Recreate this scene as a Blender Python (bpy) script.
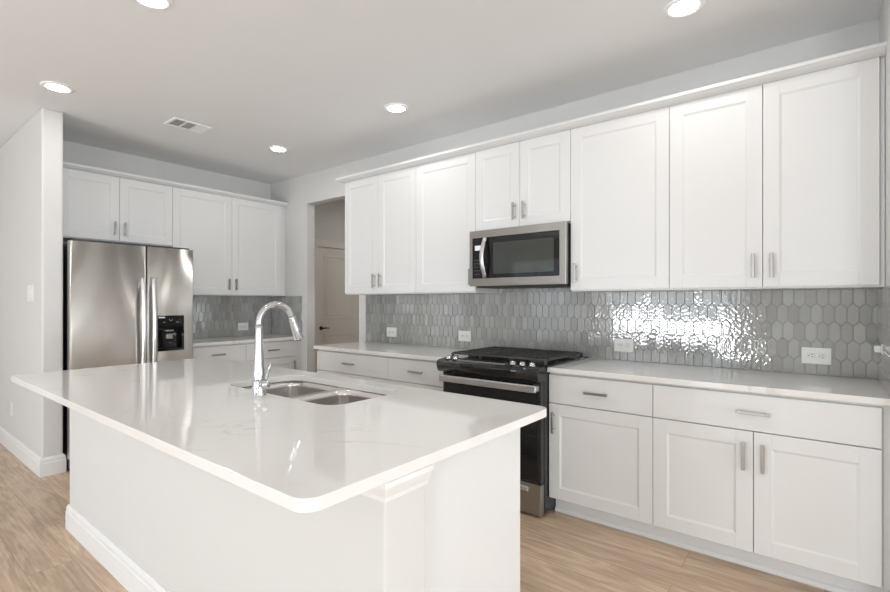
import bpy, bmesh, math, random
from mathutils import Vector, Matrix
random.seed(7)
PI = math.pi
for o in list(bpy.data.objects):
    bpy.data.objects.remove(o)
S = bpy.context.scene
COL = S.collection

# ------------------------------------------------------------------ camera, light, exposure
CAM_H = 1.3151
cd = bpy.data.cameras.new('camera'); cam = bpy.data.objects.new('camera', cd); COL.objects.link(cam)
cam.location = (0, 0, CAM_H)
cam.rotation_euler = (PI/2, 0, math.radians(90-51.636))
cd.sensor_width = 36.0
cd.lens = 478.9855/890*36
cd.shift_y = 5.876/890
cd.clip_start = 0.02
S.camera = cam
S.view_settings.view_transform = 'Standard'
S.view_settings.look = 'None'
S.view_settings.gamma = 1
S.view_settings.use_curve_mapping = False
S.view_settings.exposure = 0.08

W = bpy.data.worlds.new('sky'); S.world = W; W.use_nodes = True
bg = W.node_tree.nodes['Background']
bg.inputs[0].default_value = (0.86, 0.93, 1.0, 1); bg.inputs[1].default_value = 1.0

def daylight(name, loc, sx, sz, power, rot=(PI/2, 0, 0), color=(0.87, 0.94, 1.0)):
    l = bpy.data.lights.new(name, 'AREA'); l.shape = 'RECTANGLE'; l.size = sx; l.size_y = sz
    l.energy = power; l.color = color
    o = bpy.data.objects.new(name, l); COL.objects.link(o); o.location = loc; o.rotation_euler = rot
    return o
# daylight through openings behind the camera; the third is added for the cabinets
WIN = [(-4.15, -1.35, 0.06, 2.35), (-6.1, -4.75, 0.06, 2.35), (1.3, 2.8, 0.6, 2.35)]
POW = [19, .5, 98]
for (a, b, c, d), p in zip(WIN, POW):
    daylight('window_daylight', ((a+b)/2, -4.72, (c+d)/2), b-a, d-c, p)
ADDED_WIN_E = (-2.2, 2.6, 0.12, 2.45)     # added opening in the unseen right wall, lighting the aisle and back cabinets
daylight('window_daylight', (7.62, (ADDED_WIN_E[0]+ADDED_WIN_E[1])/2, (ADDED_WIN_E[2]+ADDED_WIN_E[3])/2), ADDED_WIN_E[1]-ADDED_WIN_E[0], ADDED_WIN_E[3]-ADDED_WIN_E[2], 112, rot=(PI/2, 0, PI/2))
ADDED_WIN_W = (-3.9, -2.3, 0.1, 2.35)    # added opening in the unseen left wall, brightens the tile by reflection
daylight('window_daylight', (-8.32, (ADDED_WIN_W[0]+ADDED_WIN_W[1])/2, (ADDED_WIN_W[2]+ADDED_WIN_W[3])/2), ADDED_WIN_W[1]-ADDED_WIN_W[0], ADDED_WIN_W[3]-ADDED_WIN_W[2], 12, rot=(PI/2, 0, -PI/2))

# added fill lights outside the openings, aimed up to brighten the ceiling
daylight('ceiling_fill', (-2.75, -5.1, .45), 2.6, 1.0, 145, rot=(math.radians(128), 0, 0), color=(.92, .96, 1.0))
daylight('ceiling_fill', (8.0, .2, .5), 4.4, .8, 225, rot=(math.radians(128), 0, PI/2), color=(.92, .96, 1.0))

# ------------------------------------------------------------------ materials
def new_mat(name):
    m = bpy.data.materials.new(name); m.use_nodes = True
    nt = m.node_tree; b = nt.nodes['Principled BSDF']
    return m, nt, b
def N(nt, t, **kw):
    n = nt.nodes.new(t)
    for k, v in kw.items(): setattr(n, k, v)
    return n
def plain(name, col, rough=.5, metal=0, var=0.02, scale=6, bump=0.0, bscale=120, spec=.5, coat=0):
    """principled with a faint procedural colour mottling and optional fine bump"""
    m, nt, b = new_mat(name)
    tc = N(nt, 'ShaderNodeTexCoord'); no = N(nt, 'ShaderNodeTexNoise'); no.inputs['Scale'].default_value = scale
    nt.links.new(tc.outputs['Object'], no.inputs['Vector'])
    mx = N(nt, 'ShaderNodeMix', data_type='RGBA')
    mx.inputs['A'].default_value = tuple(c*(1-var) for c in col)+(1,)
    mx.inputs['B'].default_value = tuple(min(1, c*(1+var)) for c in col)+(1,)
    nt.links.new(no.outputs['Fac'], mx.inputs['Factor']); nt.links.new(mx.outputs['Result'], b.inputs['Base Color'])
    b.inputs['Roughness'].default_value = rough; b.inputs['Metallic'].default_value = metal
    b.inputs['Specular IOR Level'].default_value = spec
    b.inputs['Coat Weight'].default_value = coat
    if bump:
        n2 = N(nt, 'ShaderNodeTexNoise'); n2.inputs['Scale'].default_value = bscale; n2.inputs['Detail'].default_value = 3
        nt.links.new(tc.outputs['Object'], n2.inputs['Vector'])
        bp = N(nt, 'ShaderNodeBump'); bp.inputs['Strength'].default_value = bump; bp.inputs['Distance'].default_value = .002
        nt.links.new(n2.outputs['Fac'], bp.inputs['Height']); nt.links.new(bp.outputs['Normal'], b.inputs['Normal'])
    return m
def emit(name, col, strength):
    m, nt, b = new_mat(name)
    b.inputs['Base Color'].default_value = (.9, .9, .9, 1)
    b.inputs['Emission Color'].default_value = col+(1,); b.inputs['Emission Strength'].default_value = strength
    return m
def steel(name, col, rough, vertical=True, aniso=.8):
    m, nt, b = new_mat(name)
    tc = N(nt, 'ShaderNodeTexCoord'); mp = N(nt, 'ShaderNodeMapping')
    mp.inputs['Scale'].default_value = (3, 3, 900)
    no = N(nt, 'ShaderNodeTexNoise'); no.inputs['Scale'].default_value = 1.0; no.inputs['Detail'].default_value = 2
    nt.links.new(tc.outputs['Object'], mp.inputs['Vector']); nt.links.new(mp.outputs['Vector'], no.inputs['Vector'])
    mx = N(nt, 'ShaderNodeMix', data_type='RGBA')
    mx.inputs['A'].default_value = tuple(c*.95 for c in col)+(1,); mx.inputs['B'].default_value = tuple(c*1.05 for c in col)+(1,)
    nt.links.new(no.outputs['Fac'], mx.inputs['Factor']); nt.links.new(mx.outputs['Result'], b.inputs['Base Color'])
    b.inputs['Metallic'].default_value = 1; b.inputs['Roughness'].default_value = rough
    b.inputs['Anisotropic'].default_value = aniso; b.inputs['Anisotropic Rotation'].default_value = .25
    tg = N(nt, 'ShaderNodeTangent', direction_type='RADIAL', axis='Z')
    nt.links.new(tg.outputs['Tangent'], b.inputs['Tangent'])
    return m

M = {}
M['wall'] = plain('wall_paint', (.70, .695, .68), .7, bump=.08, bscale=220, var=.01)
M['ceiling'] = plain('ceiling_paint', (.87, .875, .878), .8, bump=.1, bscale=200, var=.01)
M['hall'] = plain('hall_paint', (.76, .72, .66), .7, bump=.08, bscale=220, var=.01)
M['trim'] = plain('white_trim_paint', (.86, .86, .86), .35, var=.01)
M['fitting'] = plain('white_enamel', (.95, .95, .95), .3, var=.005)
M['cab'] = plain('white_cabinet_paint', (.785, .785, .78), .38, var=.008)
M['door'] = plain('interior_door_paint', (.80, .77, .73), .4, var=.01)
M['nickel'] = plain('satin_nickel', (.42, .41, .395), .3, 1, var=.03, scale=40)
M['chrome'] = plain('chrome', (.66, .67, .69), .09, 1, var=.01)
M['sinksteel'] = plain('sink_steel', (.72, .70, .68), .22, 1, var=.04, scale=30)
M['fridge'] = steel('fridge_steel', (.66, .64, .61), .30, aniso=1.0)
M['steel'] = steel('appliance_steel', (.40, .385, .365), .34)
M['handlesteel'] = plain('handle_steel', (.70, .70, .71), .3, 1, var=.02)
M['blackglass'] = plain('black_glass', (.010, .010, .011), .04, var=.02)
M['smokeglass'] = plain('smoked_glass', (.05, .055, .05), .05, var=.02, coat=.5)
M['black'] = plain('black_enamel', (.018, .018, .019), .25, var=.03)
M['darkgrey'] = plain('dark_grey_plastic', (.05, .05, .055), .45, var=.05)
M['iron'] = plain('cast_iron', (.055, .055, .053), .42, var=.1, scale=60, bump=.2, bscale=300)
M['plate'] = plain('white_plastic', (.85, .85, .83), .35, var=.01)
M['slot'] = plain('dark_slot', (.10, .10, .10), .6)
M['bronze'] = plain('dark_bronze', (.035, .03, .027), .35, .8, var=.1)
M['lamp'] = emit('lamp_lens', (1.0, .972, .935), 68)
M['display'] = emit('blue_display', (.22, .38, .75), .16)
M['ventdark'] = plain('duct_interior', (.42, .42, .42), .8)
M['key'] = plain('key_legend', (.14, .14, .145), .5)
M['label'] = plain('grey_legend', (.42, .42, .42), .5)

def make_quartz():
    m, nt, b = new_mat('quartz')
    tc = N(nt, 'ShaderNodeTexCoord')
    n1 = N(nt, 'ShaderNodeTexNoise'); n1.inputs['Scale'].default_value = 1.6; n1.inputs['Detail'].default_value = 6; n1.inputs['Distortion'].default_value = 1.2
    nt.links.new(tc.outputs['Object'], n1.inputs['Vector'])
    # thin veins where the noise crosses 0.5
    a = N(nt, 'ShaderNodeMath', operation='SUBTRACT'); a.inputs[1].default_value = .5
    nt.links.new(n1.outputs['Fac'], a.inputs[0])
    ab = N(nt, 'ShaderNodeMath', operation='ABSOLUTE'); nt.links.new(a.outputs[0], ab.inputs[0])
    r = N(nt, 'ShaderNodeMapRange'); r.inputs['From Min'].default_value = 0; r.inputs['From Max'].default_value = .016
    r.inputs['To Min'].default_value = 1; r.inputs['To Max'].default_value = 0
    nt.links.new(ab.outputs[0], r.inputs['Value'])
    n2 = N(nt, 'ShaderNodeTexNoise'); n2.inputs['Scale'].default_value = 3.5; nt.links.new(tc.outputs['Object'], n2.inputs['Vector'])
    r2 = N(nt, 'ShaderNodeMapRange'); r2.inputs['From Min'].default_value = .5; r2.inputs['From Max'].default_value = .7
    nt.links.new(n2.outputs['Fac'], r2.inputs['Value'])
    mu = N(nt, 'ShaderNodeMath', operation='MULTIPLY'); nt.links.new(r.outputs[0], mu.inputs[0]); nt.links.new(r2.outputs[0], mu.inputs[1])
    mu2 = N(nt, 'ShaderNodeMath', operation='MULTIPLY'); nt.links.new(mu.outputs[0], mu2.inputs[0]); mu2.inputs[1].default_value = .45
    mx = N(nt, 'ShaderNodeMix', data_type='RGBA'); mx.inputs['A'].default_value = (.86, .845, .825, 1); mx.inputs['B'].default_value = (.56, .55, .54, 1)
    nt.links.new(mu2.outputs[0], mx.inputs['Factor']); nt.links.new(mx.outputs['Result'], b.inputs['Base Color'])
    b.inputs['Roughness'].default_value = .05; b.inputs['IOR'].default_value = 1.65
    return m
M['quartz'] = make_quartz()

def make_tile(name, c0, c1, tint):
    m, nt, b = new_mat(name)
    g = N(nt, 'ShaderNodeNewGeometry')
    ra = N(nt, 'ShaderNodeValToRGB'); e = ra.color_ramp.elements
    e[0].position = 0; e[0].color = c0+(1,); e[1].position = 1; e[1].color = c1+(1,)
    e2 = ra.color_ramp.elements.new(.55); e2.color = tint+(1,)
    nt.links.new(g.outputs['Random Per Island'], ra.inputs['Fac'])
    tc = N(nt, 'ShaderNodeTexCoord')
    no = N(nt, 'ShaderNodeTexNoise'); no.inputs['Scale'].default_value = 24; no.inputs['Detail'].default_value = 3
    nt.links.new(tc.outputs['Object'], no.inputs['Vector'])
    mx = N(nt, 'ShaderNodeMix', data_type='RGBA', blend_type='MULTIPLY'); mx.inputs['Factor'].default_value = .35
    nt.links.new(ra.outputs['Color'], mx.inputs['A']); nt.links.new(no.outputs['Color'], mx.inputs['B'])
    mr = N(nt, 'ShaderNodeMix', data_type='RGBA', blend_type='MULTIPLY')
    nt.links.new(ra.outputs['Color'], b.inputs['Base Color'])
    b.inputs['Roughness'].default_value = .075; b.inputs['IOR'].default_value = 2.2
    n2 = N(nt, 'ShaderNodeTexNoise'); n2.inputs['Scale'].default_value = 58; n2.inputs['Detail'].default_value = 0
    nt.links.new(tc.outputs['Object'], n2.inputs['Vector'])
    bp = N(nt, 'ShaderNodeBump'); bp.inputs['Strength'].default_value = .5; bp.inputs['Distance'].default_value = .0014
    nt.links.new(n2.outputs['Fac'], bp.inputs['Height']); nt.links.new(bp.outputs['Normal'], b.inputs['Normal'])
    return m
M['tile'] = make_tile('glazed_tile', (.31, .315, .30), (.43, .437, .42), (.375, .38, .365))
M['grout'] = plain('grout', (.50, .50, .48), .8, var=.04, scale=40)

def make_floor():
    m, nt, b = new_mat('oak_planks')
    tc = N(nt, 'ShaderNodeTexCoord')
    br = N(nt, 'ShaderNodeTexBrick'); br.offset = .37; br.offset_frequency = 2
    br.inputs['Scale'].default_value = 1; br.inputs['Brick Width'].default_value = 1.5; br.inputs['Row Height'].default_value = .185
    br.inputs['Mortar Size'].default_value = .0012; br.inputs['Mortar Smooth'].default_value = .2
    br.inputs['Color1'].default_value = (0, 0, 0, 1); br.inputs['Color2'].default_value = (1, 1, 1, 1); br.inputs['Mortar'].default_value = (.5, .5, .5, 1)
    nt.links.new(tc.outputs['Object'], br.inputs['Vector'])
    # shift the grain from plank to plank
    sep = N(nt, 'ShaderNodeVectorMath', operation='MULTIPLY_ADD')
    nt.links.new(br.outputs['Color'], sep.inputs[0]); sep.inputs[1].default_value = (7.3, 3.1, 5.7)
    nt.links.new(tc.outputs['Object'], sep.inputs[2])
    mp = N(nt, 'ShaderNodeMapping'); mp.inputs['Scale'].default_value = (1.3, 7, 1)
    nt.links.new(sep.outputs[0], mp.inputs['Vector'])
    n1 = N(nt, 'ShaderNodeTexNoise'); n1.inputs['Scale'].default_value = 1.3; n1.inputs['Detail'].default_value = 5; n1.inputs['Distortion'].default_value = 1.0
    nt.links.new(mp.outputs['Vector'], n1.inputs['Vector'])
    wv = N(nt, 'ShaderNodeMath', operation='MULTIPLY'); wv.inputs[1].default_value = 26; nt.links.new(n1.outputs['Fac'], wv.inputs[0])
    sn = N(nt, 'ShaderNodeMath', operation='SINE'); nt.links.new(wv.outputs[0], sn.inputs[0])
    mp2 = N(nt, 'ShaderNodeMapping'); mp2.inputs['Scale'].default_value = (2.2, 55, 1); nt.links.new(sep.outputs[0], mp2.inputs['Vector'])
    n2 = N(nt, 'ShaderNodeTexNoise'); n2.inputs['Scale'].default_value = 1.5; n2.inputs['Detail'].default_value = 4
    nt.links.new(mp2.outputs['Vector'], n2.inputs['Vector'])
    # combine: rings .3 + fine grain
    ad = N(nt, 'ShaderNodeMath', operation='MULTIPLY_ADD'); nt.links.new(sn.outputs[0], ad.inputs[0]); ad.inputs[1].default_value = .13
    nt.links.new(n2.outputs['Fac'], ad.inputs[2])
    ra = N(nt, 'ShaderNodeValToRGB'); e = ra.color_ramp.elements
    e[0].position = .20; e[0].color = (.47, .337, .228, 1); e[1].position = .82; e[1].color = (.79, .605, .445, 1)
    nt.links.new(ad.outputs[0], ra.inputs['Fac'])
    pm = N(nt, 'ShaderNodeMapRange'); pm.inputs['To Min'].default_value = .90; pm.inputs['To Max'].default_value = 1.06
    nt.links.new(br.outputs['Color'], pm.inputs['Value'])
    mx = N(nt, 'ShaderNodeVectorMath', operation='SCALE'); nt.links.new(ra.outputs['Color'], mx.inputs[0]); nt.links.new(pm.outputs[0], mx.inputs['Scale'])
    mm = N(nt, 'ShaderNodeMix', data_type='RGBA'); mm.inputs['B'].default_value = (.36, .25, .17, 1)
    nt.links.new(br.outputs['Fac'], mm.inputs['Factor']); nt.links.new(mx.outputs[0], mm.inputs['A'])
    nt.links.new(mm.outputs['Result'], b.inputs['Base Color'])
    b.inputs['Roughness'].default_value = .38
    bp = N(nt, 'ShaderNodeBump'); bp.inputs['Strength'].default_value = .12; bp.inputs['Distance'].default_value = .002
    nt.links.new(ad.outputs[0], bp.inputs['Height']); nt.links.new(bp.outputs['Normal'], b.inputs['Normal'])
    return m
M['floor'] = make_floor()

# ------------------------------------------------------------------ mesh helpers
def box(bm, x0, x1, y0, y1, z0, z1, bev=0, seg=1, mi=0):
    r = bmesh.ops.create_cube(bm, size=1)
    vs = r['verts']
    for v in vs:
        v.co = Vector((x0 if v.co.x < 0 else x1, y0 if v.co.y < 0 else y1, z0 if v.co.z < 0 else z1))
    fs = {f for v in vs for f in v.link_faces}
    for f in fs: f.material_index = mi
    if bev:
        es = list({e for v in vs for e in v.link_edges})
        bmesh.ops.bevel(bm, geom=es, offset=bev, segments=seg, affect='EDGES', profile=.5)
def tube(bm, pts, rad, seg=14, caps=True, mi=0, flat=None):
    pts = [Vector(p) for p in pts]
    if not hasattr(rad, '__len__'): rad = [rad]*len(pts)
    rings = []; up = None
    for i, p in enumerate(pts):
        t = (pts[min(i+1, len(pts)-1)]-pts[max(i-1, 0)]).normalized()
        if up is None:
            up = Vector((0, 0, 1)) if abs(t.z) < .9 else Vector((1, 0, 0))
        a = (up-t*up.dot(t)).normalized(); up = a; b = t.cross(a)
        rings.append([bm.verts.new(p+rad[i]*(math.cos(2*PI*k/seg)*a+math.sin(2*PI*k/seg)*b*(flat or 1))) for k in range(seg)])
    for r0, r1 in zip(rings, rings[1:]):
        for k in range(seg):
            f = bm.faces.new((r0[k], r0[(k+1) % seg], r1[(k+1) % seg], r1[k])); f.smooth = True; f.material_index = mi
    if caps:
        bm.faces.new(rings[0][::-1]).material_index = mi; bm.faces.new(rings[-1]).material_index = mi
def lathe(bm, prof, c=(0, 0, 0), seg=28, axis='Z', caps=True, mi=0, smooth=True):
    rings = []
    for r, h in prof:
        ring = []
        for k in range(seg):
            a = 2*PI*k/seg; x, y = r*math.cos(a), r*math.sin(a)
            p = {'Z': (x, y, h), 'Y': (x, h, y), 'X': (h, x, y)}[axis]
            ring.append(bm.verts.new(Vector(c)+Vector(p)))
        rings.append(ring)
    for r0, r1 in zip(rings, rings[1:]):
        for k in range(seg):
            f = bm.faces.new((r0[k], r0[(k+1) % seg], r1[(k+1) % seg], r1[k])); f.smooth = smooth; f.material_index = mi
    if caps:
        bm.faces.new(rings[0][::-1]).material_index = mi; bm.faces.new(rings[-1]).material_index = mi
def sweep(bm, path, prof, side=1, mi=0):
    """closed profile [(offset, z)] along an XY polyline, mitred; side=+1 offsets to the right of travel"""
    n = len(path); P = [Vector(p) for p in path]; rows = []
    def nrm(a, b):
        d = (b-a).normalized(); return Vector((d.y, -d.x))*side
    for i in range(n):
        if i == 0: m = nrm(P[0], P[1])
        elif i == n-1: m = nrm(P[-2], P[-1])
        else:
            a, b = nrm(P[i-1], P[i]), nrm(P[i], P[i+1]); m = (a+b); m = m/(1+a.dot(b))
        rows.append([bm.verts.new((P[i].x+m.x*o, P[i].y+m.y*o, z)) for o, z in prof])
    k = len(prof)
    for r0, r1 in zip(rows, rows[1:]):
        for j in range(k):
            bm.faces.new((r0[j], r0[(j+1) % k], r1[(j+1) % k], r1[j])).material_index = mi
    bm.faces.new(rows[0][::-1]); bm.faces.new(rows[-1])
def rrect(x0, x1, y0, y1, r, seg=6):
    pts = []
    for cx, cy, a0 in ((x1-r, y1-r, 0), (x0+r, y1-r, 90), (x0+r, y0+r, 180), (x1-r, y0+r, 270)):
        for k in range(seg+1):
            a = math.radians(a0+90*k/seg); pts.append((cx+r*math.cos(a), cy+r*math.sin(a)))
    return pts
def slab(bm, outer, z0, z1, hole=None):
    loops = [outer]+([hole] if hole else [])
    es = []; 
    for L in loops:
        vs = [bm.verts.new((x, y, z1)) for x, y in L]
        es += [bm.edges.new((vs[i], vs[(i+1) % len(vs)])) for i in range(len(vs))]
    r = bmesh.ops.triangle_fill(bm, edges=es, use_beauty=True)
    fs = [g for g in r['geom'] if isinstance(g, bmesh.types.BMFace)]
    ex = bmesh.ops.extrude_face_region(bm, geom=fs)
    for v in [g for g in ex['geom'] if isinstance(g, bmesh.types.BMVert)]: v.co.z = z0

def obj(name, bm, mat, parent=None, bevel=0, smooth=False, loc=None):
    bmesh.ops.recalc_face_normals(bm, faces=bm.faces)
    me = bpy.data.meshes.new(name); bm.to_mesh(me); bm.free()
    for m in (mat if isinstance(mat, (list, tuple)) else [mat]): me.materials.append(m)
    o = bpy.data.objects.new(name, me); COL.objects.link(o)
    if smooth:
        for p in me.polygons: p.use_smooth = True
    if bevel:
        md = o.modifiers.new('bevel', 'BEVEL'); md.width = bevel; md.segments = 2; md.limit_method = 'ANGLE'; md.angle_limit = math.radians(40)
    if parent: o.parent = parent
    if loc: o.location = loc
    return o
def NB(): return bmesh.new()
def tag(o, label, cat, group=None):
    o['label'] = label; o['category'] = cat
    if group: o['group'] = group
    return o
def thing(name, label, cat, loc=(0, 0, 0), rz=0, group=None):
    o = bpy.data.objects.new(name, None); COL.objects.link(o); o.empty_display_size = .1
    o.location = loc; o.rotation_euler = (0, 0, rz)
    return tag(o, label, cat, group)
def structure(name, boxes, mat, bevel=0, label=None):
    bm = NB()
    for b in boxes: box(bm, *b)
    o = obj(name, bm, mat, bevel=bevel); o['kind'] = 'structure'
    if label: o['label'] = label
    return o
def copy_tree(o, parent=None):
    c = o.copy(); COL.objects.link(c)
    if parent: c.parent = parent
    for ch in [x for x in o.children]: copy_tree(ch, c)
    return c

# ------------------------------------------------------------------ the room
H = 2.78
WY, BX, RX = 3.3355, -5.41, 0.2238       # range wall, refrigerator wall, short end wall
T = .115
structure('floor', [(-8.2, 7.6, -4.6, 5.7, -.1, 0)], M['floor'])
structure('ceiling', [(-8.2, 7.6, -4.6, 5.7, H, H+.1)], M['ceiling'])
structure('wall_right', [(BX-.0, -4.665, WY, WY+.104, 0, H), (-4.665, -3.776, WY, WY+.104, 2.447, H), (-3.776, 7.5, WY, WY+.104, 0, H)], M['wall'])
structure('wall_back', [(BX-.12, BX, 1.0735, 4.035, 0, H), (BX-.12, BX, 4.797, 5.6, 0, H), (BX-.12, BX, 4.035, 4.797, 2.075, H)], M['wall'])
structure('wall_left', [(-8.1, -4.614, .9423, 1.0735, 0, H)], M['wall'], bevel=.012)
structure('wall_end', [(RX, RX+T, 2.55, WY, 0, H)], M['wall'], bevel=.012)
a, b, c, d = ADDED_WIN_W
structure('wall_west', [(-8.2, -8.1, -4.6, a, 0, H), (-8.2, -8.1, b, 1.0735, 0, H), (-8.2, -8.1, a, b, 0, c), (-8.2, -8.1, a, b, d, H)], M['wall'])
structure('window_5', [(-8.18, -8.12, a, b, c, c+.05), (-8.18, -8.12, a, b, d-.05, d)] +
          [(-8.18, -8.12, a+(b-a-.05)*k/3, a+(b-a-.05)*k/3+.05, c, d) for k in range(4)], M['trim'])  # frame of the added left opening, unseen
structure('wall_hall_side', [(-3.5, -3.4, WY+.104, 5.5, 0, H)], M['hall'])
structure('wall_hall_end', [(BX, -3.4, 5.5, 5.6, 0, H)], M['hall'])
a, b, c, d = ADDED_WIN_E
structure('wall_east', [(7.5, 7.6, -4.6, a, 0, H), (7.5, 7.6, b, WY+.104, 0, H), (7.5, 7.6, a, b, 0, c), (7.5, 7.6, a, b, d, H)], M['wall'])
xs = sorted(WIN)
bx = [(-8.2, xs[0][0], -4.6, -4.5, 0, H), (xs[-1][1], 7.6, -4.6, -4.5, 0, H)]
for (p, q) in zip(xs, xs[1:]): bx.append((p[1], q[0], -4.6, -4.5, 0, H))
for (p, q, r, s) in xs: bx += [(p, q, -4.6, -4.5, 0, r), (p, q, -4.6, -4.5, s, H)]
structure('wall_front', bx, M['wall'])
for i, (p, q, r, s) in enumerate(xs):
    fr = .05; n = max(2, round((q-p)/.95))
    bb = [(p, q, -4.58, -4.52, r, r+fr), (p, q, -4.58, -4.52, s-fr, s)]
    for k in range(n+1):
        xx = p+(q-p-fr)*k/n; bb.append((xx, xx+fr, -4.575, -4.525, r, s))
    structure('window_%d' % (i+1), bb, M['trim'])  # the third frame belongs to the added fill opening
structure('window_4', [(7.52, 7.58, a, b, c, c+.05), (7.52, 7.58, a, b, d-.05, d)] +
          [(7.52, 7.58, a+(b-a-.05)*k/3, a+(b-a-.05)*k/3+.05, c, d) for k in range(4)], M['trim'])  # frame of the added right opening, unseen

BASEP = [(0, 0), (.015, 0), (.015, .098), (.012, .104), (.012, .122), (.007, .134), (.004, .14), (0, .14)]
def base_run(name, path, side):
    bm = NB(); sweep(bm, path, BASEP, side); o = obj(name, bm, M['trim']); o['kind'] = 'structure'; return o
base_run('baseboard_left', [(-8.1, .9423), (-4.614, .9423), (-4.614, 1.0735), (-4.70, 1.0735)], 1)
base_run('baseboard_right', [(-4.665, 3.43), (-4.665, WY), (-4.72, WY)], -1)
base_run('baseboard_end', [(RX, 2.665), (RX, 2.55), (RX+T, 2.55), (RX+T, WY)], 1)

# hallway door beyond the opening
dY0, dY1, dZ = 4.037, 4.795, 2.072
bm = NB(); x = BX-.006; fw_ = .11
box(bm, x-.035, x, dY0, dY1, .008, dZ, .002)
def raised(bm, y0, y1, z0, z1):
    # sunken moulding ring with a raised field, proud of the slab
    for (A, B, C, D) in ((y0, y1, z1-.02, z1), (y0, y1, z0, z0+.02), (y0, y0+.02, z0+.02, z1-.02), (y1-.02, y1, z0+.02, z1-.02)):
        box(bm, x-.002, x+.007, A, B, C, D, .003)
    box(bm, x-.002, x+.005, y0+.045, y1-.045, z0+.045, z1-.045, .004)
raised(bm, dY0+.11, dY1-.11, 1.075, 1.955); raised(bm, dY0+.11, dY1-.11, .22, .86)
dr = obj('door_1', bm, M['door']); dr['kind'] = 'structure'
bm = NB()
lathe(bm, [(.028, 0), (.028, .006), (.022, .012), (.011, .016), (.011, .05)], (x, dY0+.062, .955), 20, 'X')
tube(bm, [(x+.046, dY0+.062, .955), (x+.048, dY0+.10, .957), (x+.046, dY0+.135, .955), (x+.043, dY0+.17, .952)], [.010, .010, .008, .006], 12)
h = obj('door_lever', bm, M['bronze'], dr); h['label'] = 'dark bronze lever handle'
structure('trim_1', [(BX, BX+.018, dY0-.075, dY0, 0, dZ+.075), (BX, BX+.018, dY1, dY1+.075, 0, dZ+.075), (BX, BX+.018, dY0, dY1, dZ, dZ+.075),
                     (BX, BX+.024, dY0-.08, dY1+.08, dZ+.075, dZ+.092)], M['door'])

# ------------------------------------------------------------------ cabinets
def bar_pull(bm, x, z, L, vertical, y=0):
    """square bar pull on two posts, standing off the face at y (front is -y)"""
    s = .0075; st = .03
    if vertical:
        box(bm, x-s, x+s, y-st-.006, y-st+.004, z-L/2, z+L/2, .0015)
        for zz in (z-L/2+.022, z+L/2-.022): box(bm, x-.004, x+.004, y-st+.003, y, zz-.004, zz+.004)
    else:
        box(bm, x-L/2, x+L/2, y-st-.006, y-st+.004, z-s, z+s, .0015)
        for xx in (x-L/2+.022, x+L/2-.022): box(bm, xx-.004, xx+.004, y-st+.003, y, z-.004, z+.004)
def shaker(parent, x0, x1, z0, z1, hx=None, hz=None, L=.125, rail=.071):
    bm = NB(); t = .020; g = .0016
    x0 += g; x1 -= g
    b = .0014
    box(bm, x0, x0+rail, 0, t, z0, z1, b); box(bm, x1-rail, x1, 0, t, z0, z1, b)
    box(bm, x0+rail, x1-rail, 0, t, z0, z0+rail, b); box(bm, x0+rail, x1-rail, 0, t, z1-rail, z1, b)
    box(bm, x0+rail-.002, x1-rail+.002, .0060, t-.002, z0+rail-.002, z1-rail+.002)
    # sloped inner bead between frame and panel
    A = [(x0+rail, z0+rail), (x1-rail, z0+rail), (x1-rail, z1-rail), (x0+rail, z1-rail)]
    k = .009
    Bp = [(x0+rail+k, z0+rail+k), (x1-rail-k, z0+rail+k), (x1-rail-k, z1-rail-k), (x0+rail+k, z1-rail-k)]
    va = [bm.verts.new((p[0], .0015, p[1])) for p in A]; vb = [bm.verts.new((p[0], .0059, p[1])) for p in Bp]
    for i in range(4): bm.faces.new((va[i], va[(i+1) % 4], vb[(i+1) % 4], vb[i]))
    d = obj('door', bm, M['cab'], parent)
    if hx is not None:
        bm = NB(); bar_pull(bm, hx, hz, L, True); h = obj('handle', bm, M['nickel'], d); h['label'] = 'satin nickel bar handle'
    return d
def drawer(parent, x0, x1, z0, z1, L=.14, handle=True):
    bm = NB(); g = .0016
    box(bm, x0+g, x1-g, 0, .020, z0, z1, .0018, 2)
    d = obj('drawer', bm, M['cab'], parent)
    if handle:
        bm = NB(); bar_pull(bm, (x0+x1)/2, (z0+z1)/2+.002, L, False); h = obj('handle', bm, M['nickel'], d); h['label'] = 'satin nickel bar handle'
    return d
UF, UD = 3.0037, WY-3.0037-.0015
UB, UT = 1.385, 2.458
def upper(label, x0, x1, z0, doors, rz=0, at=None, depth=UD, fill=(0, 0)):
    """doors: list of (fraction start, fraction end, handle side or None)"""
    Wd = x1-x0
    t = thing('upper_cabinet', label, 'cabinet', at or ((x0+x1)/2, UF, z0), rz, 'white upper cabinets')
    bm = NB(); hgt = UT-z0
    box(bm, -Wd/2-fill[0], Wd/2+fill[1], .0205, depth, 0, hgt, .001)
    obj('cabinet_body', bm, M['cab'], t)
    for a, b, hs in doors:
        xa, xb = -Wd/2+Wd*a, -Wd/2+Wd*b
        hx = None if hs is None else (xa+.040 if hs == 'l' else xb-.040)
        shaker(t, xa, xb, .009, hgt-.0004, hx, .120)
    return t
two = [(0, .5, 'r'), (.5, 1, 'l')]
upper('tall white two-door upper cabinet right beside the open doorway', -3.603, -2.691, UB, two)
upper('white single-door upper cabinet just left of the microwave', -2.691, -2.081, UB, [(0, 1, 'r')])
upper('short white two-door upper cabinet directly above the microwave', -2.081, -1.318, 1.842, two)
upper('white single-door upper cabinet just right of the microwave', -1.318, -.709, UB, [(0, 1, 'l')])
upper('wide white two-door upper cabinet at the far right end', -.709, .204, UB, two, fill=(0, RX-.204-.0015))
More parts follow.
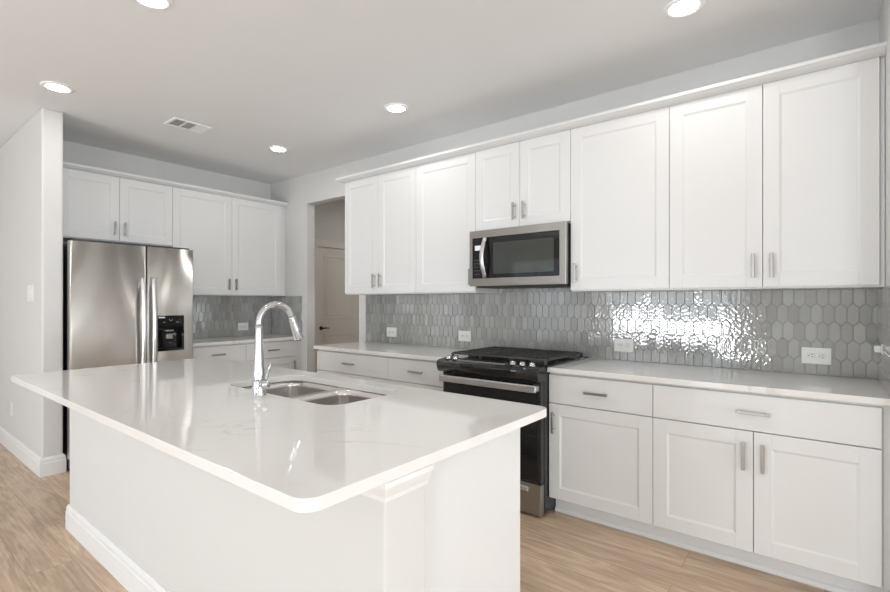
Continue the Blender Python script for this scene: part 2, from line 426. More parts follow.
# refrigerator wall (faces +X)
BU = -5.08; bd = BU-BX-.0015
upper('white two-door upper cabinet above the stainless refrigerator', 1.14, 2.053, 1.865, two, PI/2, (BU, (1.14+2.053)/2, 1.865), bd, fill=(.066, 0))
upper('tall white two-door upper cabinet between the refrigerator and the doorway', 2.053, 3.272, UB, two, PI/2, (BU, (2.053+3.272)/2, UB), bd, fill=(0, .063))
CROWN = [(0, 2.4585), (.0225, 2.4585), (.032, 2.4615), (.045, 2.466), (.058, 2.473), (.066, 2.4805), (.0715, 2.4825), (.0715, 2.4995), (0, 2.4995)]
bm = NB(); sweep(bm, [(-3.603, WY), (-3.603, UF+.0205), (RX-.0005, UF+.0205)], CROWN, 1)
tag(obj('crown_moulding', bm, M['cab']), 'long white crown moulding along the top of the cabinets over the range', 'moulding', 'cabinet crown mouldings')
bm = NB(); sweep(bm, [(BU-.0205, 1.0745), (BU-.0205, WY-.0005)], CROWN, 1)
tag(obj('crown_moulding', bm, M['cab']), 'short white crown moulding along the top of the cabinets over the refrigerator', 'moulding', 'cabinet crown mouldings')

CF = 2.71                                   # plane of the base doors
CT, CB = .914, .884                         # worktop
def base_cab(label, x0, x1, ndoor, rz=0, at=None, depth=None, fill=(0, 0), dh=.14, hside='l', cut=(0, 0)):
    Wd = x1-x0
    t = thing('base_cabinet', label, 'cabinet', at or ((x0+x1)/2, CF, 0), rz, 'white base cabinets')
    dp = depth or WY-CF-.0015
    bm = NB(); box(bm, -Wd/2-fill[0], Wd/2+fill[1], .0205, dp, .105, CB, .001); obj('cabinet_body', bm, M['cab'], t)
    drawer(t, -Wd/2, Wd/2, .698, .870, dh)
    if ndoor == 1: shaker(t, -Wd/2, Wd/2, .115, .693, (-Wd/2+.037 if hside == 'l' else Wd/2-.037), .583, .128)
    else:
        shaker(t, -Wd/2, 0, .115, .693, -.039, .577, .134); shaker(t, 0, Wd/2, .115, .693, .039, .577, .134)
    bm = NB(); box(bm, -Wd/2-fill[0], Wd/2+fill[1], .098, dp, 0, .1045); k = obj('toe_kick', bm, M['trim'], t)
    bm = NB(); sweep(bm, [(-Wd/2-fill[0], .098), (Wd/2+fill[1], .098)], [(0, 0), (.013, 0), (.013, .010), (.009, .020), (.003, .026), (0, .026)], 1)
    obj('shoe_moulding', bm, M['trim'], k)
    return t
base_cab('white one-door base cabinet just right of the range', -1.330, -.722, 1, dh=.14)
base_cab('wide white base cabinet with one long drawer over two doors, far right', -.722, .192, 2, dh=.14, fill=(0, RX-.192-.0015))
base_cab('white base cabinet with a drawer right beside the open doorway', -3.640, -2.726, 2, dh=.14)
base_cab('white base cabinet with a drawer just left of the range', -2.726, -2.098, 1, dh=.14, hside='r')
BC = -4.77; bcd = BC-BX-.0015
base_cab('white base cabinet with a drawer right beside the refrigerator', 2.047, 2.655, 1, PI/2, (BC, 2.351, 0), bcd, dh=.14)
base_cab('white base cabinet with a drawer in the corner behind the faucet', 2.655, 3.263, 1, PI/2, (BC, 2.959, 0), bcd, dh=.14, hside='r', fill=(0, .072))

# worktops
def worktop(label, pts, bev=.004, hole=None):
    bm = NB(); slab(bm, pts, CB+.0005, CT, hole)
    o = obj('worktop', bm, M['quartz'], bevel=bev); tag(o, label, 'countertop', 'white quartz worktops'); return o
def rect(x0, x1, y0, y1): return [(x0, y0), (x1, y0), (x1, y1), (x0, y1)]
worktop('white quartz worktop right of the range', rect(-1.332, RX-.0005, 2.689, WY-.0005))
worktop('white quartz worktop left of the range, ending at the doorway', rect(-3.664, -2.094, 2.689, WY-.0005))
worktop('short white quartz worktop between the refrigerator and the corner', rect(BX+.0005, -4.748, 2.045, WY-.0005))

# ------------------------------------------------------------------ picket tile backsplashes
TW, TP, TZ0, TX0 = .0508, .0972, 1.150, -.083
def clip(poly, axis, val, keep_less):
    out = []
    for i in range(len(poly)):
        p, q = poly[i], poly[(i+1) % len(poly)]
        a = (p[axis] <= val) if keep_less else (p[axis] >= val); b = (q[axis] <= val) if keep_less else (q[axis] >= val)
        if a: out.append(p)
        if a != b:
            s = (val-p[axis])/(q[axis]-p[axis]); out.append(tuple(p[j]+s*(q[j]-p[j]) for j in (0, 1)))
    return out
def shrink(poly, d):
    """inset a convex counter-clockwise polygon"""
    n = len(poly); out = []
    for i in range(n):
        p0, p1, p2 = Vector(poly[i-1]), Vector(poly[i]), Vector(poly[(i+1) % n])
        e1, e2 = (p1-p0).normalized(), (p2-p1).normalized()
        n1, n2 = Vector((-e1.y, e1.x)), Vector((-e2.y, e2.x))
        m = (n1+n2)/(1+n1.dot(n2)) if n1.dot(n2) > -.9 else n1
        out.append(tuple(p1+m*d))
    return out
def area(p): return .5*sum(p[i][0]*p[(i+1) % len(p)][1]-p[(i+1) % len(p)][0]*p[i][1] for i in range(len(p)))
def backsplash(label, u0, u1, z0, z1, place, phase=TX0, raised_=None):
    bm = NB()
    def P(u, z, d): return place(u, z, d)
    def slabq(a, b, c, e):
        q = [(a, c), (b, c), (b, e), (a, e)]
        f0 = [bm.verts.new(P(u, z, .0005)) for u, z in q]; f1 = [bm.verts.new(P(u, z, .0045)) for u, z in q]
        for i in range(4): bm.faces.new((f0[i], f0[(i+1) % 4], f1[(i+1) % 4], f1[i])).material_index = 1
        bm.faces.new(f1).material_index = 1; bm.faces.new(f0[::-1]).material_index = 1
    slabq(u0, u1, z0, z1)
    if raised_: slabq(raised_[0], raised_[1], z1, raised_[2])
    ks = range(int((z0-TZ0)/TP)-2, int(((raised_[2] if raised_ else z1)-TZ0)/TP)+3)
    for k in ks:
        zc = TZ0+k*TP; off = 0 if k % 2 == 0 else .5
        n0 = int((u0-phase)/TW)-2; n1 = int((u1-phase)/TW)+2
        for n in range(n0, n1):
            uc = phase+(n+.5+off)*TW
            hexa = [(uc-TW/2, zc-.375*TP), (uc, zc-.625*TP), (uc+TW/2, zc-.375*TP), (uc+TW/2, zc+.375*TP), (uc, zc+.625*TP), (uc-TW/2, zc+.375*TP)]
            zt = z1
            if raised_ and uc-TW/2 > raised_[0] and uc+TW/2 < raised_[1]: zt = raised_[2]
            p = clip(clip(clip(clip(hexa, 0, u0, False), 0, u1, True), 1, z0, False), 1, zt, True)
            if len(p) < 3: continue
            # drop doubled points
            p = [p[i] for i in range(len(p)) if (Vector(p[i])-Vector(p[i-1])).length > 1e-5]
            if len(p) < 3 or area(p) < 8e-5: continue
            a = shrink(p, .0011); b = shrink(p, .0026)
            if area(a) <= 0 or area(b) <= 2e-5: continue
            tu, tz = random.gauss(0, .006), random.gauss(0, .006)
            cu = sum(q[0] for q in b)/len(b); cz = sum(q[1] for q in b)/len(b)
            va = [bm.verts.new(P(u, z, .0046)) for u, z in a]
            vb = [bm.verts.new(P(u, z, .0085+tu*(u-cu)+tz*(z-cz))) for u, z in b]
            m = len(p)
            for i in range(m):
                bm.faces.new((va[i], va[(i+1) % m], vb[(i+1) % m], vb[i]))
            bm.faces.new(vb)
    o = obj('tile_backsplash', bm, [M['tile'], M['grout']])
    return tag(o, label, 'backsplash', 'glazed picket tile backsplashes')
backsplash('long grey glazed picket tile backsplash behind the range', -3.669, RX-.0005, CT+.0004, UB-.0006, lambda u, z, d: (u, WY-d, z), TX0, (-2.0795, -1.3195, 1.455))
backsplash('grey picket tile backsplash on the back wall beside the refrigerator', 2.045, WY-.0095, CT+.0004, UB-.0006, lambda u, z, d: (BX+d, u, z), 2.045)
backsplash('narrow strip of grey picket tile on the short right end wall', 2.70, WY-.0095, CT+.0004, UB-.0006, lambda u, z, d: (RX-d, u, z), 2.70)
backsplash('grey picket tile strip in the far corner left of the doorway', BX+.0095, -4.752, CT+.0004, UB-.0006, lambda u, z, d: (u, WY-d, z), BX)

# ------------------------------------------------------------------ island
IX0, IX1, IY0, IY1 = -3.4917, -.815, .577, 1.677
KX0, KX1, KY0, KY1 = -3.44, -.842, .828, .981
PX, FY = -.918, 1.611
isl = thing('kitchen_island', 'long white kitchen island base under the overhanging quartz top', 'island', ((KX0+KX1)/2, 1.2, 0))
def ip(name, bm, mat, parent=isl, **kw):
    o = obj(name, bm, mat, parent, **kw)
    if parent is isl: o.location = (-isl.location.x, -isl.location.y, 0)
    return o
bm = NB(); box(bm, KX0, KX1, KY0, KY1, 0, CB, .006, 2); kw_ = ip('knee_wall', bm, M['wall'])
bm = NB(); sweep(bm, [(KX0, KY1), (KX0, KY0), (KX1, KY0), (KX1, KY1)], BASEP, 1); ip('baseboard', bm, M['trim'])
MOUL = [(0, .826), (.006, .826), (.008, .838), (.012, .845), (.019, .858), (.023, .868), (.027, .870), (.027, .8838), (0, .8838)]
bm = NB(); sweep(bm, [(KX0, KY1), (KX0, KY0), (KX1, KY0), (KX1, KY1)], MOUL, 1); ip('top_moulding', bm, M['trim'])
for xa, xb in ((PX-.019, PX), (KX0+.02, KX0+.039)):
    bm = NB(); box(bm, xa, xb, KY1+.0005, FY, 0, CB, .001); ip('end_panel', bm, M['cab'])
bm = NB(); box(bm, KX0+.0395, PX-.0195, KY1+.0005, FY, .105, .125); ip('cabinet_floor', bm, M['cab'])
bm = NB(); box(bm, KX0+.0395, PX-.0195, FY-.08, FY-.065, 0, .1045); ip('toe_kick', bm, M['trim'])
bm = NB()
L0, L1 = KX0+.0395, PX-.0195
box(bm, L0, L1, FY-.012, FY-.0005, .125, .15); box(bm, L0, L1, FY-.012, FY-.0005, .845, CB)
nd = 6
for k in range(nd+1):
    xx = L0+(L1-L0-.04)*k/nd; box(bm, xx, xx+.04, FY-.012, FY-.0005, .15, .845)
ip('face_frame', bm, M['cab'])
# doors face +Y (towards the range)
rot = Matrix.Rotation(PI, 4, 'Z')
for k in range(nd):
    xa = L1+.019-(L1+.019-L0+.019)*k/nd; xb = L1+.019-(L1+.019-L0+.019)*(k+1)/nd
    wd = xa-xb
    d = shaker(isl, -wd/2, wd/2, .115, .870, (wd/2-.04 if k % 2 == 0 else -wd/2+.04), .77, .125)
    d.location = ((xa+xb)/2-isl.location.x, FY+.020-isl.location.y, 0); d.rotation_euler = (0, 0, PI)
SX0, SX1, SY0, SY1 = -2.30, -1.475, 1.165, 1.568
worktop('large white quartz island top holding the sink', rrect(IX0, IX1, IY0, IY1, .045, 8), .004, rrect(SX0, SX1, SY0, SY1, .085, 8))

# undermount sink
sk = thing('kitchen_sink', 'double-bowl stainless steel sink set into the island top', 'sink', ((SX0+SX1)/2, (SY0+SY1)/2, .66))
ox, oy, oz = sk.location
def bowl(x0, x1, y0, y1, r, depth, ztop):
    bm = NB(); rows = []
    prof = [(0, 0), (.002, -.03), (.006, -depth+.05), (.014, -depth+.022), (.034, -depth+.006), (.06, -depth)]
    for ins, dz in prof:
        rows.append([bm.verts.new((x-ox, y-oy, ztop+dz-oz)) for x, y in rrect(x0+ins, x1-ins, y0+ins, y1-ins, max(.02, r-ins*.5), 8)])
    for r0, r1 in zip(rows, rows[1:]):
        n = len(r0)
        for i in range(n):
            f = bm.faces.new((r0[i], r0[(i+1) % n], r1[(i+1) % n], r1[i])); f.smooth = True
    bm.faces.new(rows[-1])
    # outer skin gives the sheet its thickness
    o = obj('bowl', bm, M['sinksteel'], sk)
    md = o.modifiers.new('sheet', 'SOLIDIFY'); md.thickness = .0012; md.offset = -1
    return o
DX = -1.893; ZT = CB-.001
b1 = bowl(SX0-.004, DX-.006, SY0-.004, SY1+.004, .06, .205, ZT-.002)
b2 = bowl(DX+.006, SX1+.004, SY0-.004, SY1+.004, .06, .205, ZT-.002)
bm = NB()
# flange pressed against the underside, with both bowl openings
def flange(bm):
    out = rrect(SX0-.022, SX1+.022, SY0-.022, SY1+.022, .09, 8)
    es = []
    for L in (out, rrect(SX0-.004, DX-.006, SY0-.004, SY1+.004, .06, 8), rrect(DX+.006, SX1+.004, SY0-.004, SY1+.004, .06, 8)):
        vs = [bm.verts.new((x-ox, y-oy, ZT-oz)) for x, y in L]
        es += [bm.edges.new((vs[i], vs[(i+1) % len(vs)])) for i in range(len(vs))]
    r = bmesh.ops.triangle_fill(bm, edges=es, use_beauty=True)
    fs = [g for g in r['geom'] if isinstance(g, bmesh.types.BMFace)]
    ex = bmesh.ops.extrude_face_region(bm, geom=fs)
    for v in [g for g in ex['geom'] if isinstance(g, bmesh.types.BMVert)]: v.co.z -= .002
flange(bm); obj('rim', bm, M['sinksteel'], sk)
for cxx in ((SX0+DX)/2, (SX1+DX)/2):
    bm = NB(); lathe(bm, [(.055, .0), (.055, .003), (.046, .004), (.040, .001), (.012, .001)], (cxx-ox, (SY0+SY1)/2-oy, ZT-.207-oz), 24)
    d = obj('drain', bm, M['chrome'], sk); d['label'] = 'round drain strainer'

# faucet
FX, FYy = -1.905, 1.118
fa = thing('faucet', 'tall chrome gooseneck pull-down faucet on the island beside the sink', 'faucet', (FX, FYy, CT))
bm = NB(); lathe(bm, [(.031, 0), (.031, .004), (.029, .008), (.0275, .03), (.027, .06), (.0255, .066)], seg=32); obj('base', bm, M['chrome'], fa)
bm = NB(); lathe(bm, [(.0255, .066), (.024, .072), (.0235, .09), (.020, .15), (.0165, .22), (.0142, .285), (.0142, .300)], seg=28)
obj('column', bm, M['chrome'], fa)
R = .082; pts = []; rad = []
ZC = .308
pts.append((0, 0, .300)); rad.append(.0132)
for k in range(0, 25):
    a = PI-(PI+math.radians(-18))*k/24
    pts.append((0, R+R*math.cos(a), ZC+R*math.sin(a))); rad.append(.0132)
bm = NB(); tube(bm, pts, rad, 18); obj('spout', bm, M['chrome'], fa)
p1 = Vector(pts[-1]); dr_ = (Vector(pts[-1])-Vector(pts[-2])).normalized()
bm = NB(); tube(bm, [p1, p1+dr_*.004, p1+dr_*.02, p1+dr_*.06, p1+dr_*.105, p1+dr_*.112], [.0134, .0155, .016, .019, .0225, .0205], 20)
sp = obj('spray_head', bm, M['chrome'], fa)
p2 = p1+dr_*.1121
bm = NB(); tube(bm, [p2, p2+dr_*.003], [.015, .014], 18); obj('spray_face', bm, M['darkgrey'], sp)
bm = NB(); lathe(bm, [(.006, .0), (.017, .004), (.0185, .02), (.0185, .034), (.015, .046), (.006, .049)], (.020, 0, .052), 22, 'X')
lv = obj('valve_cap', bm, M['chrome'], fa)
bm = NB(); tube(bm, [(.052, 0, .066), (.060, .002, .085), (.072, .004, .12), (.080, .006, .147)], [.0075, .0065, .006, .0055], 14, flat=.7); obj('lever', bm, M['chrome'], fa)

# ------------------------------------------------------------------ refrigerator (faces +X)
RF = -4.50
fr = thing('refrigerator', 'stainless steel side-by-side refrigerator with black water dispenser', 'refrigerator', (-4.93, 1.541, 0), PI/2)
# local: x = world Y - 1.541, y = -(world X + 4.93); front plane y = -0.43
fl, fm, fr_ = 1.086-1.541, 1.6165-1.541, 1.998-1.541
fy = -.43
bm = NB(); box(bm, fl+.008, fr_-.008, fy+.075, .455, .025, 1.775, .004); obj('cabinet_body', bm, M['black'], fr)
for xx in (fl+.06, fr_-.06):
    for yy in (fy+.12, .40):
        bm = NB(); lathe(bm, [(.018, 0), (.018, .0255)], (xx, yy, 0), 14); obj('foot', bm, M['darkgrey'], fr)
bm = NB(); box(bm, fl+.015, fr_-.015, fy+.05, fy+.0745, .03, .095, .004); obj('kick_grille', bm, M['darkgrey'], fr)
def fdoor(x0, x1, z0, z1, bulge=.006, hole=None):
    bm = NB(); n = 40; r = .004
    us = sorted(set([x0+(x1-x0)*k/n for k in range(n+1)]+[x0+.001, x0+.0025, x1-.001, x1-.0025]+([hole[0], hole[1]] if hole else [])))
    prof = [(x0, fy+.070), (x0, fy+.02)]
    for x in us:
        y = fy+bulge*(2*(x-x0)/(x1-x0)-1)**2
        e = min(x-x0, x1-x)
        if e < r: y += r-math.sqrt(max(0, r*r-(r-e)**2))
        prof.append((x, y))
    prof += [(x1, fy+.02), (x1, fy+.070)]
    zs = [z0]+([hole[2], hole[3]] if hole else [])+[z1]
    rows = [[bm.verts.new((x, y, z)) for x, y in prof] for z in zs]
    k = len(prof)
    for ri in range(len(zs)-1):
        lo, hi = rows[ri], rows[ri+1]
        for i in range(k-1):
            if hole and ri == 1 and prof[i][0] >= hole[0]-1e-6 and prof[i+1][0] <= hole[1]+1e-6 and 2 <= i < k-3: continue
            f = bm.faces.new((lo[i], lo[i+1], hi[i+1], hi[i])); f.smooth = 2 <= i < k-3
    bm.faces.new([v for v in rows[0]][::-1]); bm.faces.new(rows[-1])
    bk = [rw[0] for rw in rows]+[rw[-1] for rw in rows][::-1]; bm.faces.new(bk)
    return obj('door', bm, M['fridge'], fr)
dl = fdoor(fl, fm-.004, .11, 1.785); dl['label'] = 'wide left refrigerator door'
dr2 = fdoor(fm+.004, fr_, .11, 1.785, hole=(1.693-1.541+.004, 1.915-1.541-.004, .892, 1.192)); dr2['label'] = 'narrow right door with dispenser'
bm = NB()
for d_, xx in ((dl, fm-.040), (dr2, fm+.040)):
    bm = NB(); pts = []; rad = []
    for k in range(17):
        u = k/16; z = .62+u*.90
        pts.append((xx, fy-.028-.034*math.sin(PI*u), z)); rad.append(.020)
    tube(bm, pts, rad, 14, flat=.75)
    for z in (.66, 1.48): box(bm, xx-.010, xx+.010, fy-.034, fy+.006, z-.015, z+.015, .003)
    h = obj('handle', bm, M['handlesteel'], d_); h['label'] = 'curved bright steel bar handle'
bm = NB(); box(bm, fl+.03, fr_-.03, fy+.02, fy+.12, 1.786, 1.80, .003); obj('hinge_cover', bm, M['darkgrey'], fr)
# dispenser, let into the right door
dx0, dx1, dz0, dz1 = 1.693-1.541, 1.915-1.541, .888, 1.196
dy = fy-.0035
bm = NB()
box(bm, dx0, dx1, dy, fy+.015, 1.07, dz1, .004, 2)          # control panel
box(bm, dx0, dx0+.018, dy, fy+.015, dz0, 1.07); box(bm, dx1-.018, dx1, dy, fy+.015, dz0, 1.07)
box(bm, dx0+.018, dx1-.018, dy, fy+.015, dz0, dz0+.02)
box(bm, dx0+.018, dx1-.018, fy+.055, fy+.058, dz0+.02, 1.07)
box(bm, dx0+.018, dx0+.020, fy+.0155, fy+.055, dz0+.02, 1.07); box(bm, dx1-.020, dx1-.018, fy+.0155, fy+.055, dz0+.02, 1.07)
box(bm, dx0+.018, dx1-.018, fy+.0155, fy+.055, dz0+.018, dz0+.02); box(bm, dx0+.018, dx1-.018, fy+.0155, fy+.055, 1.07, 1.072)
dp = obj('dispenser', bm, M['blackglass'], dr2); dp['label'] = 'black glass water and ice dispenser'
bm = NB()
cxm = (dx0+dx1)/2
box(bm, dx0+.012, dx0+.062, dy-.0006, dy+.001, dz1-.022, dz1-.010)
obj('dispenser_label', bm, M['plate'], dr2)
bm = NB()
tube(bm, [(cxm+.013*math.cos(PI+PI*k/10), dy-.0005, 1.166+.016*math.sin(PI+PI*k/10)) for k in range(11)], .002, 8)
obj('dispenser_symbol', bm, M['label'], dr2)
for q in (-.055, .055):
    bm = NB(); box(bm, cxm+q-.010, cxm+q+.010, dy-.0006, dy+.001, 1.135, 1.140); obj('dispenser_legend', bm, M['label'], dr2)
for A in ((-.038, .030, -.006, 1.055, 1.095), (-.030, .02, -.004, .99, 1.035)):
    bm = NB(); box(bm, cxm+A[0], cxm+A[1], fy+A[2]+.012, fy+.0545, A[3], A[4], .004); obj('dispenser_paddle', bm, M['nickel'], dr2)

# ------------------------------------------------------------------ microwave
mw = thing('microwave', 'stainless over-the-range microwave hung under the short cabinet', 'microwave', (-1.7005, 2.935, 1.436), 0)
MW, MH = .762, .402
bm = NB()
# body with its underside sloping up towards the front
v = [(-MW/2+.004, .028, .0), (MW/2-.004, .028, .0), (MW/2-.004, .40-.0005, .0), (-MW/2+.004, .40-.0005, .0)]
box(bm, -MW/2+.004, MW/2-.004, .0285, .389, .0, MH, .003); obj('cabinet_body', bm, M['black'], mw)
bm = NB(); 
fx0, fx1, fz0, fz1 = -MW/2+.018, MW/2-.046, .052, MH-.050
box(bm, -MW/2-.008, fx0, 0, .028, -.004, MH+.004, .002); box(bm, fx1, MW/2, 0, .028, -.004, MH+.004, .002)
box(bm, fx0, fx1, 0, .028, -.004, fz0, .001); box(bm, fx0, fx1, 0, .028, fz1, MH+.004, .001)
fc = obj('front_frame', bm, M['steel'], mw); fc['label'] = 'brushed steel front frame'
bm = NB(); box(bm, fx0+.117, fx1-.0005, .004, .027, fz0+.0005, fz1-.0005, .001); dw = obj('door', bm, M['blackglass'], mw); dw['label'] = 'black glass door with window'
bm = NB(); box(bm, fx0+.182, fx1-.040, .0028, .005, fz0+.030, fz1-.045); obj('window', bm, M['smokeglass'], dw)
bm = NB(); box(bm, fx0+.0005, fx0+.1165, .004, .027, fz0+.0005, fz1-.0005, .001); cp = obj('control_panel', bm, M['blackglass'], mw)
bm = NB(); box(bm, fx0+.022, fx0+.078, .0030, .0045, fz1-.092, fz1-.056); obj('display', bm, M['display'], cp)
for r_ in range(5):
    for c_ in range(3):
        bm = NB(); box(bm, fx0+.018+c_*.018, fx0+.028+c_*.018, .0033, .0045, fz0+.03+r_*.026, fz0+.034+r_*.026); obj('key', bm, M['key'], cp)
bm = NB(); pts = []
for k in range(15):
    u = k/14; pts.append((fx0+.120-.004*math.sin(PI*u), -.010-.040*math.sin(PI*u), fz0+.004+u*(fz1-fz0-.008)))
tube(bm, pts, .017, 12, flat=.5)
for z in (fz0+.016, fz1-.016): box(bm, fx0+.112, fx0+.126, -.016, .006, z-.008, z+.008, .002)
h = obj('handle', bm, M['handlesteel'], dw); h['label'] = 'bowed bright steel handle'
bm = NB(); box(bm, -MW/2+.02, MW/2-.02, .05, .36, -.016, .0005, .006)
for k in range(18): box(bm, -MW/2+.06+k*.036, -MW/2+.08+k*.036, .10, .30, -.0175, -.0155)
obj('vent_grille', bm, M['darkgrey'], mw)

# ------------------------------------------------------------------ range
rg = thing('gas_range', 'black slide-in gas range with steel handle between the base cabinets', 'range', (-1.7125, 2.617, 0))
RW = .758; xa, xb = -RW/2, RW/2
bm = NB(); box(bm, xa, xb, .045, .70, .025, .9125, .002); obj('range_body', bm, M['black'], rg)
for xx in (xa+.05, xb-.05):
    for yy in (.09, .64):
        bm = NB(); lathe(bm, [(.018, 0), (.018, .0255)], (xx, yy, 0), 14); obj('foot', bm, M['darkgrey'], rg)
# cooktop
bm = NB(); box(bm, xa-.014, xb+.014, .05, .705, .9150, .9245, .003, 2)
cook = obj('cooktop', bm, M['blackglass'], rg)
for bx_, by_, br_ in ((-.25, .20, .045), (.25, .20, .052), (-.25, .48, .040), (.25, .48, .040), (0, .34, .055)):
    bm = NB(); lathe(bm, [(br_, .9246), (br_, .932), (br_*.8, .934), (br_*.8, .940), (br_*.7, .943)], (bx_, by_, 0), 22); obj('burner', bm, M['iron'], cook)
def grate(x0, x1, y0, y1):
    bm = NB(); zt, s = .958, .0055
    for yy in (y0, y1): box(bm, x0, x1, yy-s, yy+s, zt-.013, zt, .002)
    for xx in (x0, x1): box(bm, xx-s, xx+s, y0, y1, zt-.013, zt, .002)
    n = max(3, round((x1-x0)/.042))
    for k in range(1, n): 
        xx = x0+(x1-x0)*k/n; box(bm, xx-.004, xx+.004, y0, y1, zt-.011, zt-.0005, .0015)
    for k in range(1, 4):
        yy = y0+(y1-y0)*k/4; box(bm, x0, x1, yy-.004, yy+.004, zt-.012, zt-.001, .0015)
    for xx in (x0, x1):
        for yy in (y0, y1): box(bm, xx-.008, xx+.008, yy-.008, yy+.008, .9246, zt-.006, .002)
    return obj('grate', bm, M['iron'], rg)
for k in range(3): grate(xa+.016+k*.2425, xa+.016+.236+k*.2425, .095, .655)
# bull-nosed control panel across the front
bm = NB()
prof = [(.06, .9246), (.048, .9255), (-.03, .917), (-.047, .912), (-.057, .901), (-.058, .884), (-.051, .858), (-.038, .838), (-.022, .833), (.044, .833), (.044, .9140), (.06, .9140)]
n_ = 2
for i in range(n_): pass
L = [bm.verts.new((xa-.010, y, z)) for y, z in prof]; R2 = [bm.verts.new((xb+.004, y, z)) for y, z in prof]
k = len(prof)
for i in range(k):
    f = bm.faces.new((L[i], L[(i+1) % k], R2[(i+1) % k], R2[i])); f.smooth = 2 <= i <= 7
bm.faces.new(L[::-1]); bm.faces.new(R2)
cpn = obj('control_panel', bm, M['blackglass'], rg); cpn['label'] = 'rounded black glass control panel'
def on_panel(x, d): # point on the sloping top of the panel
    return Vector((x, .048-d, .9255-.0085*d/.078))
bm = NB()
box(bm, -.235, .140, -.026, .030, .9168, .9262, .001)
st_ = obj('control_strip', bm, M['steel'], rg); st_['label'] = 'steel trimmed touch control strip'
bm = NB(); box(bm, -.212, .118, -.020, .022, .9255, .9268); obj('touch_glass', bm, M['blackglass'], st_)
for xx in (xa+.048, xa+.108, .180, .248, .316):
    bm = NB(); c = (xx, .006, .9215)
    lathe(bm, [(.0215, 0), (.0215, .004), (.018, .006), (.017, .018), (.014, .022), (.006, .023)], c, 24)
    box(bm, xx-.003, xx+.003, -.011, .011, .9425, .9475, .001)
    kb = obj('knob', bm, M['chrome'], rg); kb['label'] = 'bright steel burner knob'
# oven door
bm = NB(); box(bm, xa+.003, xb-.003, 0, .0445, .212, .830, .004, 2); od = obj('oven_door', bm, M['black'], rg)
bm = NB(); box(bm, xa+.02, xb-.02, -.002, .004, .225, .755, .001); og = obj('oven_window', bm, M['blackglass'], od)
bm = NB(); 
box(bm, xa+.018, xb-.006, -.066, -.048, .772, .817, .006, 2)
for xx in (xa+.030, xb-.030): box(bm, xx-.018, xx+.018, -.050, .001, .776, .813, .004)
h = obj('handle', bm, M['handlesteel'], od); h['label'] = 'flat bright steel oven handle'
bm = NB(); box(bm, xa+.003, xb-.003, 0, .0445, .020, .206, .004, 2); sd = obj('storage_drawer', bm, M['steel'], rg); sd['label'] = 'brushed steel storage drawer'
bm = NB(); box(bm, xa+.06, xb-.085, -.014, .001, .158, .186, .003); obj('handle', bm, M['handlesteel'], sd)

# ------------------------------------------------------------------ outlets and switches
def outlet(label, loc, rz, w=.130, h=.090, vertical=False, group='duplex wall outlets'):
    t = thing('wall_outlet', label, 'outlet', loc, rz, group)
    bm = NB(); box(bm, -w/2, w/2, -.006, 0, 0, h, .002, 2); obj('cover_plate', bm, M['plate'], t)
    for s in (-1, 1):
        cx_, cz = (0, h/2+s*.023) if vertical else (s*.023, h/2)
        bm = NB()
        if vertical: box(bm, cx_-.014, cx_+.014, -.0085, -.0055, cz-.017, cz+.017, .002)
        else: box(bm, cx_-.017, cx_+.017, -.0085, -.0055, cz-.014, cz+.014, .002)
        r = obj('receptacle', bm, M['plate'], t)
        bm = NB()
        for q in (-1, 1):
            if vertical: box(bm, cx_+q*.006-.0013, cx_+q*.006+.0013, -.0088, -.0084, cz-.001, cz+.009)
            else: box(bm, cx_-.001, cx_+.009, -.0088, -.0084, cz+q*.006-.0016, cz+q*.006+.0016)
        if vertical: box(bm, cx_-.0025, cx_+.0025, -.0088, -.0084, cz-.011, cz-.006)
        else: box(bm, cx_-.011, cx_-.006, -.0088, -.0084, cz-.0028, cz+.0028)
        obj('slots', bm, M['slot'], r)
    return t
ty = WY-.0088
outlet('white outlet plate on the tile nearest the doorway', (-3.292, ty, .977), 0)
outlet('white outlet plate on the tile just left of the range', (-2.416, ty, .977), 0)
outlet('white outlet plate on the tile just right of the range', (-1.073, ty, .974), 0)
outlet('white outlet plate on the tile above the wide right base cabinet', (-.034, ty, .974), 0)
t = thing('wall_plug', 'small white plug with a thin cord on the end wall tile', 'plug', (RX-.0088, 3.02, 1.094), -PI/2)
bm = NB(); box(bm, -.030, .030, -.004, 0, -.024, .024, .0015); obj('socket_plate', bm, M['plate'], t)
bm = NB(); box(bm, -.020, .020, -.030, -.004, -.0145, .0145, .004, 2); obj('plug_body', bm, M['plate'], t)
bm = NB(); tube(bm, [(.0205, -.012, 0), (.06, -.010, -.001), (.2, -.006, -.002), (.36, -.005, -.002)], .0024, 8); obj('cord', bm, M['plate'], t)
outlet('white outlet plate on the back tile behind the faucet', (BX+.0088, 2.965, .978), PI/2)
outlet('white outlet plate half hidden by the refrigerator', (BX+.0088, 2.35, .978), PI/2)
outlet('white outlet plate low on the left wall above the baseboard', (-5.62, .9423, .312), 0, .08, .122, True)
t = thing('light_switch', 'white two-gang light switch plate on the left wall', 'light switch', (-4.945, .9423, 1.318), 0)
bm = NB(); box(bm, -.085, .085, -.006, 0, 0, .130, .002, 2); obj('cover_plate', bm, M['plate'], t)
for s in (-1, 1):
    bm = NB(); box(bm, s*.028-.017, s*.028+.017, -.010, -.0055, .032, .098, .002); obj('rocker', bm, M['plate'], t)

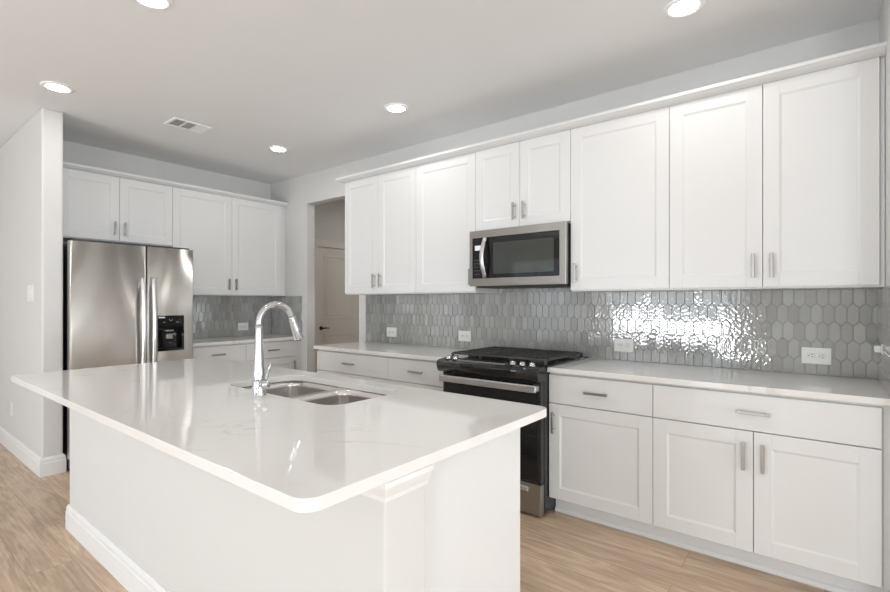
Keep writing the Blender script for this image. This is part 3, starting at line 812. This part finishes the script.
# ------------------------------------------------------------------ ceiling fittings
lampdata = [(-2.545, .930, 'recessed ceiling light at the top edge above the sink side of the island'),
            (-4.100, .922, 'recessed ceiling light near the end of the left wall'),
            (-2.535, 2.609, 'recessed ceiling light in front of the cabinets left of the microwave'),
            (-4.095, 2.605, 'recessed ceiling light nearest the doorway, beside the air vent'),
            (-.545, 2.600, 'recessed ceiling light at the top edge above the right cabinets'),
            (-.545, .930, 'recessed ceiling light directly above the near end of the island')]
proto = None
for lx, ly, lab in lampdata:
    if proto is None:
        t = thing('ceiling_light', lab, 'ceiling light', (lx, ly, H), 0, 'round recessed ceiling lights')
        bm = NB(); lathe(bm, [(.064, -.004), (.066, -.0075), (.082, -.0075), (.090, -.004), (.092, -.0002)], seg=40, caps=False); obj('trim_ring', bm, M['fitting'], t)
        bm = NB(); lathe(bm, [(.0655, -.0045), (.045, -.0055), (.002, -.006)], seg=40); l_ = obj('lens', bm, M['lamp'], t); l_['label'] = 'glowing round lens'
        proto = t
    else:
        t = copy_tree(proto); t.location = (lx, ly, H); t['label'] = lab

vt = thing('air_vent', 'white rectangular air vent with three louvre banks on the ceiling', 'vent', (-4.14, 1.797, H), 0)
vx, vy = .105, .151
bm = NB()
for (A, B, C, D) in ((-vx, vx, -vy, -vy+.024), (-vx, vx, vy-.024, vy), (-vx, -vx+.024, -vy+.024, vy-.024), (vx-.024, vx, -vy+.024, vy-.024)):
    box(bm, A, B, C, D, -.007, -.0002, .0015)
for yy in (-.043, .043): box(bm, -vx+.024, vx-.024, yy-.006, yy+.006, -.006, -.0002)
obj('frame', bm, M['fitting'], vt)
bm = NB(); box(bm, -vx+.02, vx-.02, -vy+.02, vy-.02, -.0016, -.0004); obj('backing', bm, M['ventdark'], vt)
def louvres(y0, y1, ang):
    bm = NB(); n = 7
    for k in range(n):
        yc = y0+(y1-y0)*(k+.5)/n; w = .0052
        q = [(-vx+.024, yc-w*math.cos(ang), -.0045-w*math.sin(ang)*.6), (vx-.024, yc-w*math.cos(ang), -.0045-w*math.sin(ang)*.6),
             (vx-.024, yc+w*math.cos(ang), -.0045+w*math.sin(ang)*.6), (-vx+.024, yc+w*math.cos(ang), -.0045+w*math.sin(ang)*.6)]
        a_ = [bm.verts.new(p) for p in q]; b_ = [bm.verts.new((p[0], p[1], p[2]+.0007)) for p in q]
        bm.faces.new(a_); bm.faces.new(b_[::-1])
        for i in range(4): bm.faces.new((a_[i], a_[(i+1) % 4], b_[(i+1) % 4], b_[i]))
    return obj('louvre_bank', bm, M['fitting'], vt)
# two added lights, hidden by the wall over the opening, brighten the hallway
t = copy_tree(proto); t.location = (-4.35, 4.75, H); t['label'] = 'added unseen light brightening the hallway beyond the doorway'
t = copy_tree(proto); t.location = (-4.35, 3.95, H); t['label'] = 'added unseen light brightening the hallway just inside the doorway'
louvres(-.127, -.049, math.radians(50)); louvres(-.037, .037, math.radians(40)); louvres(.049, .127, math.radians(-15))
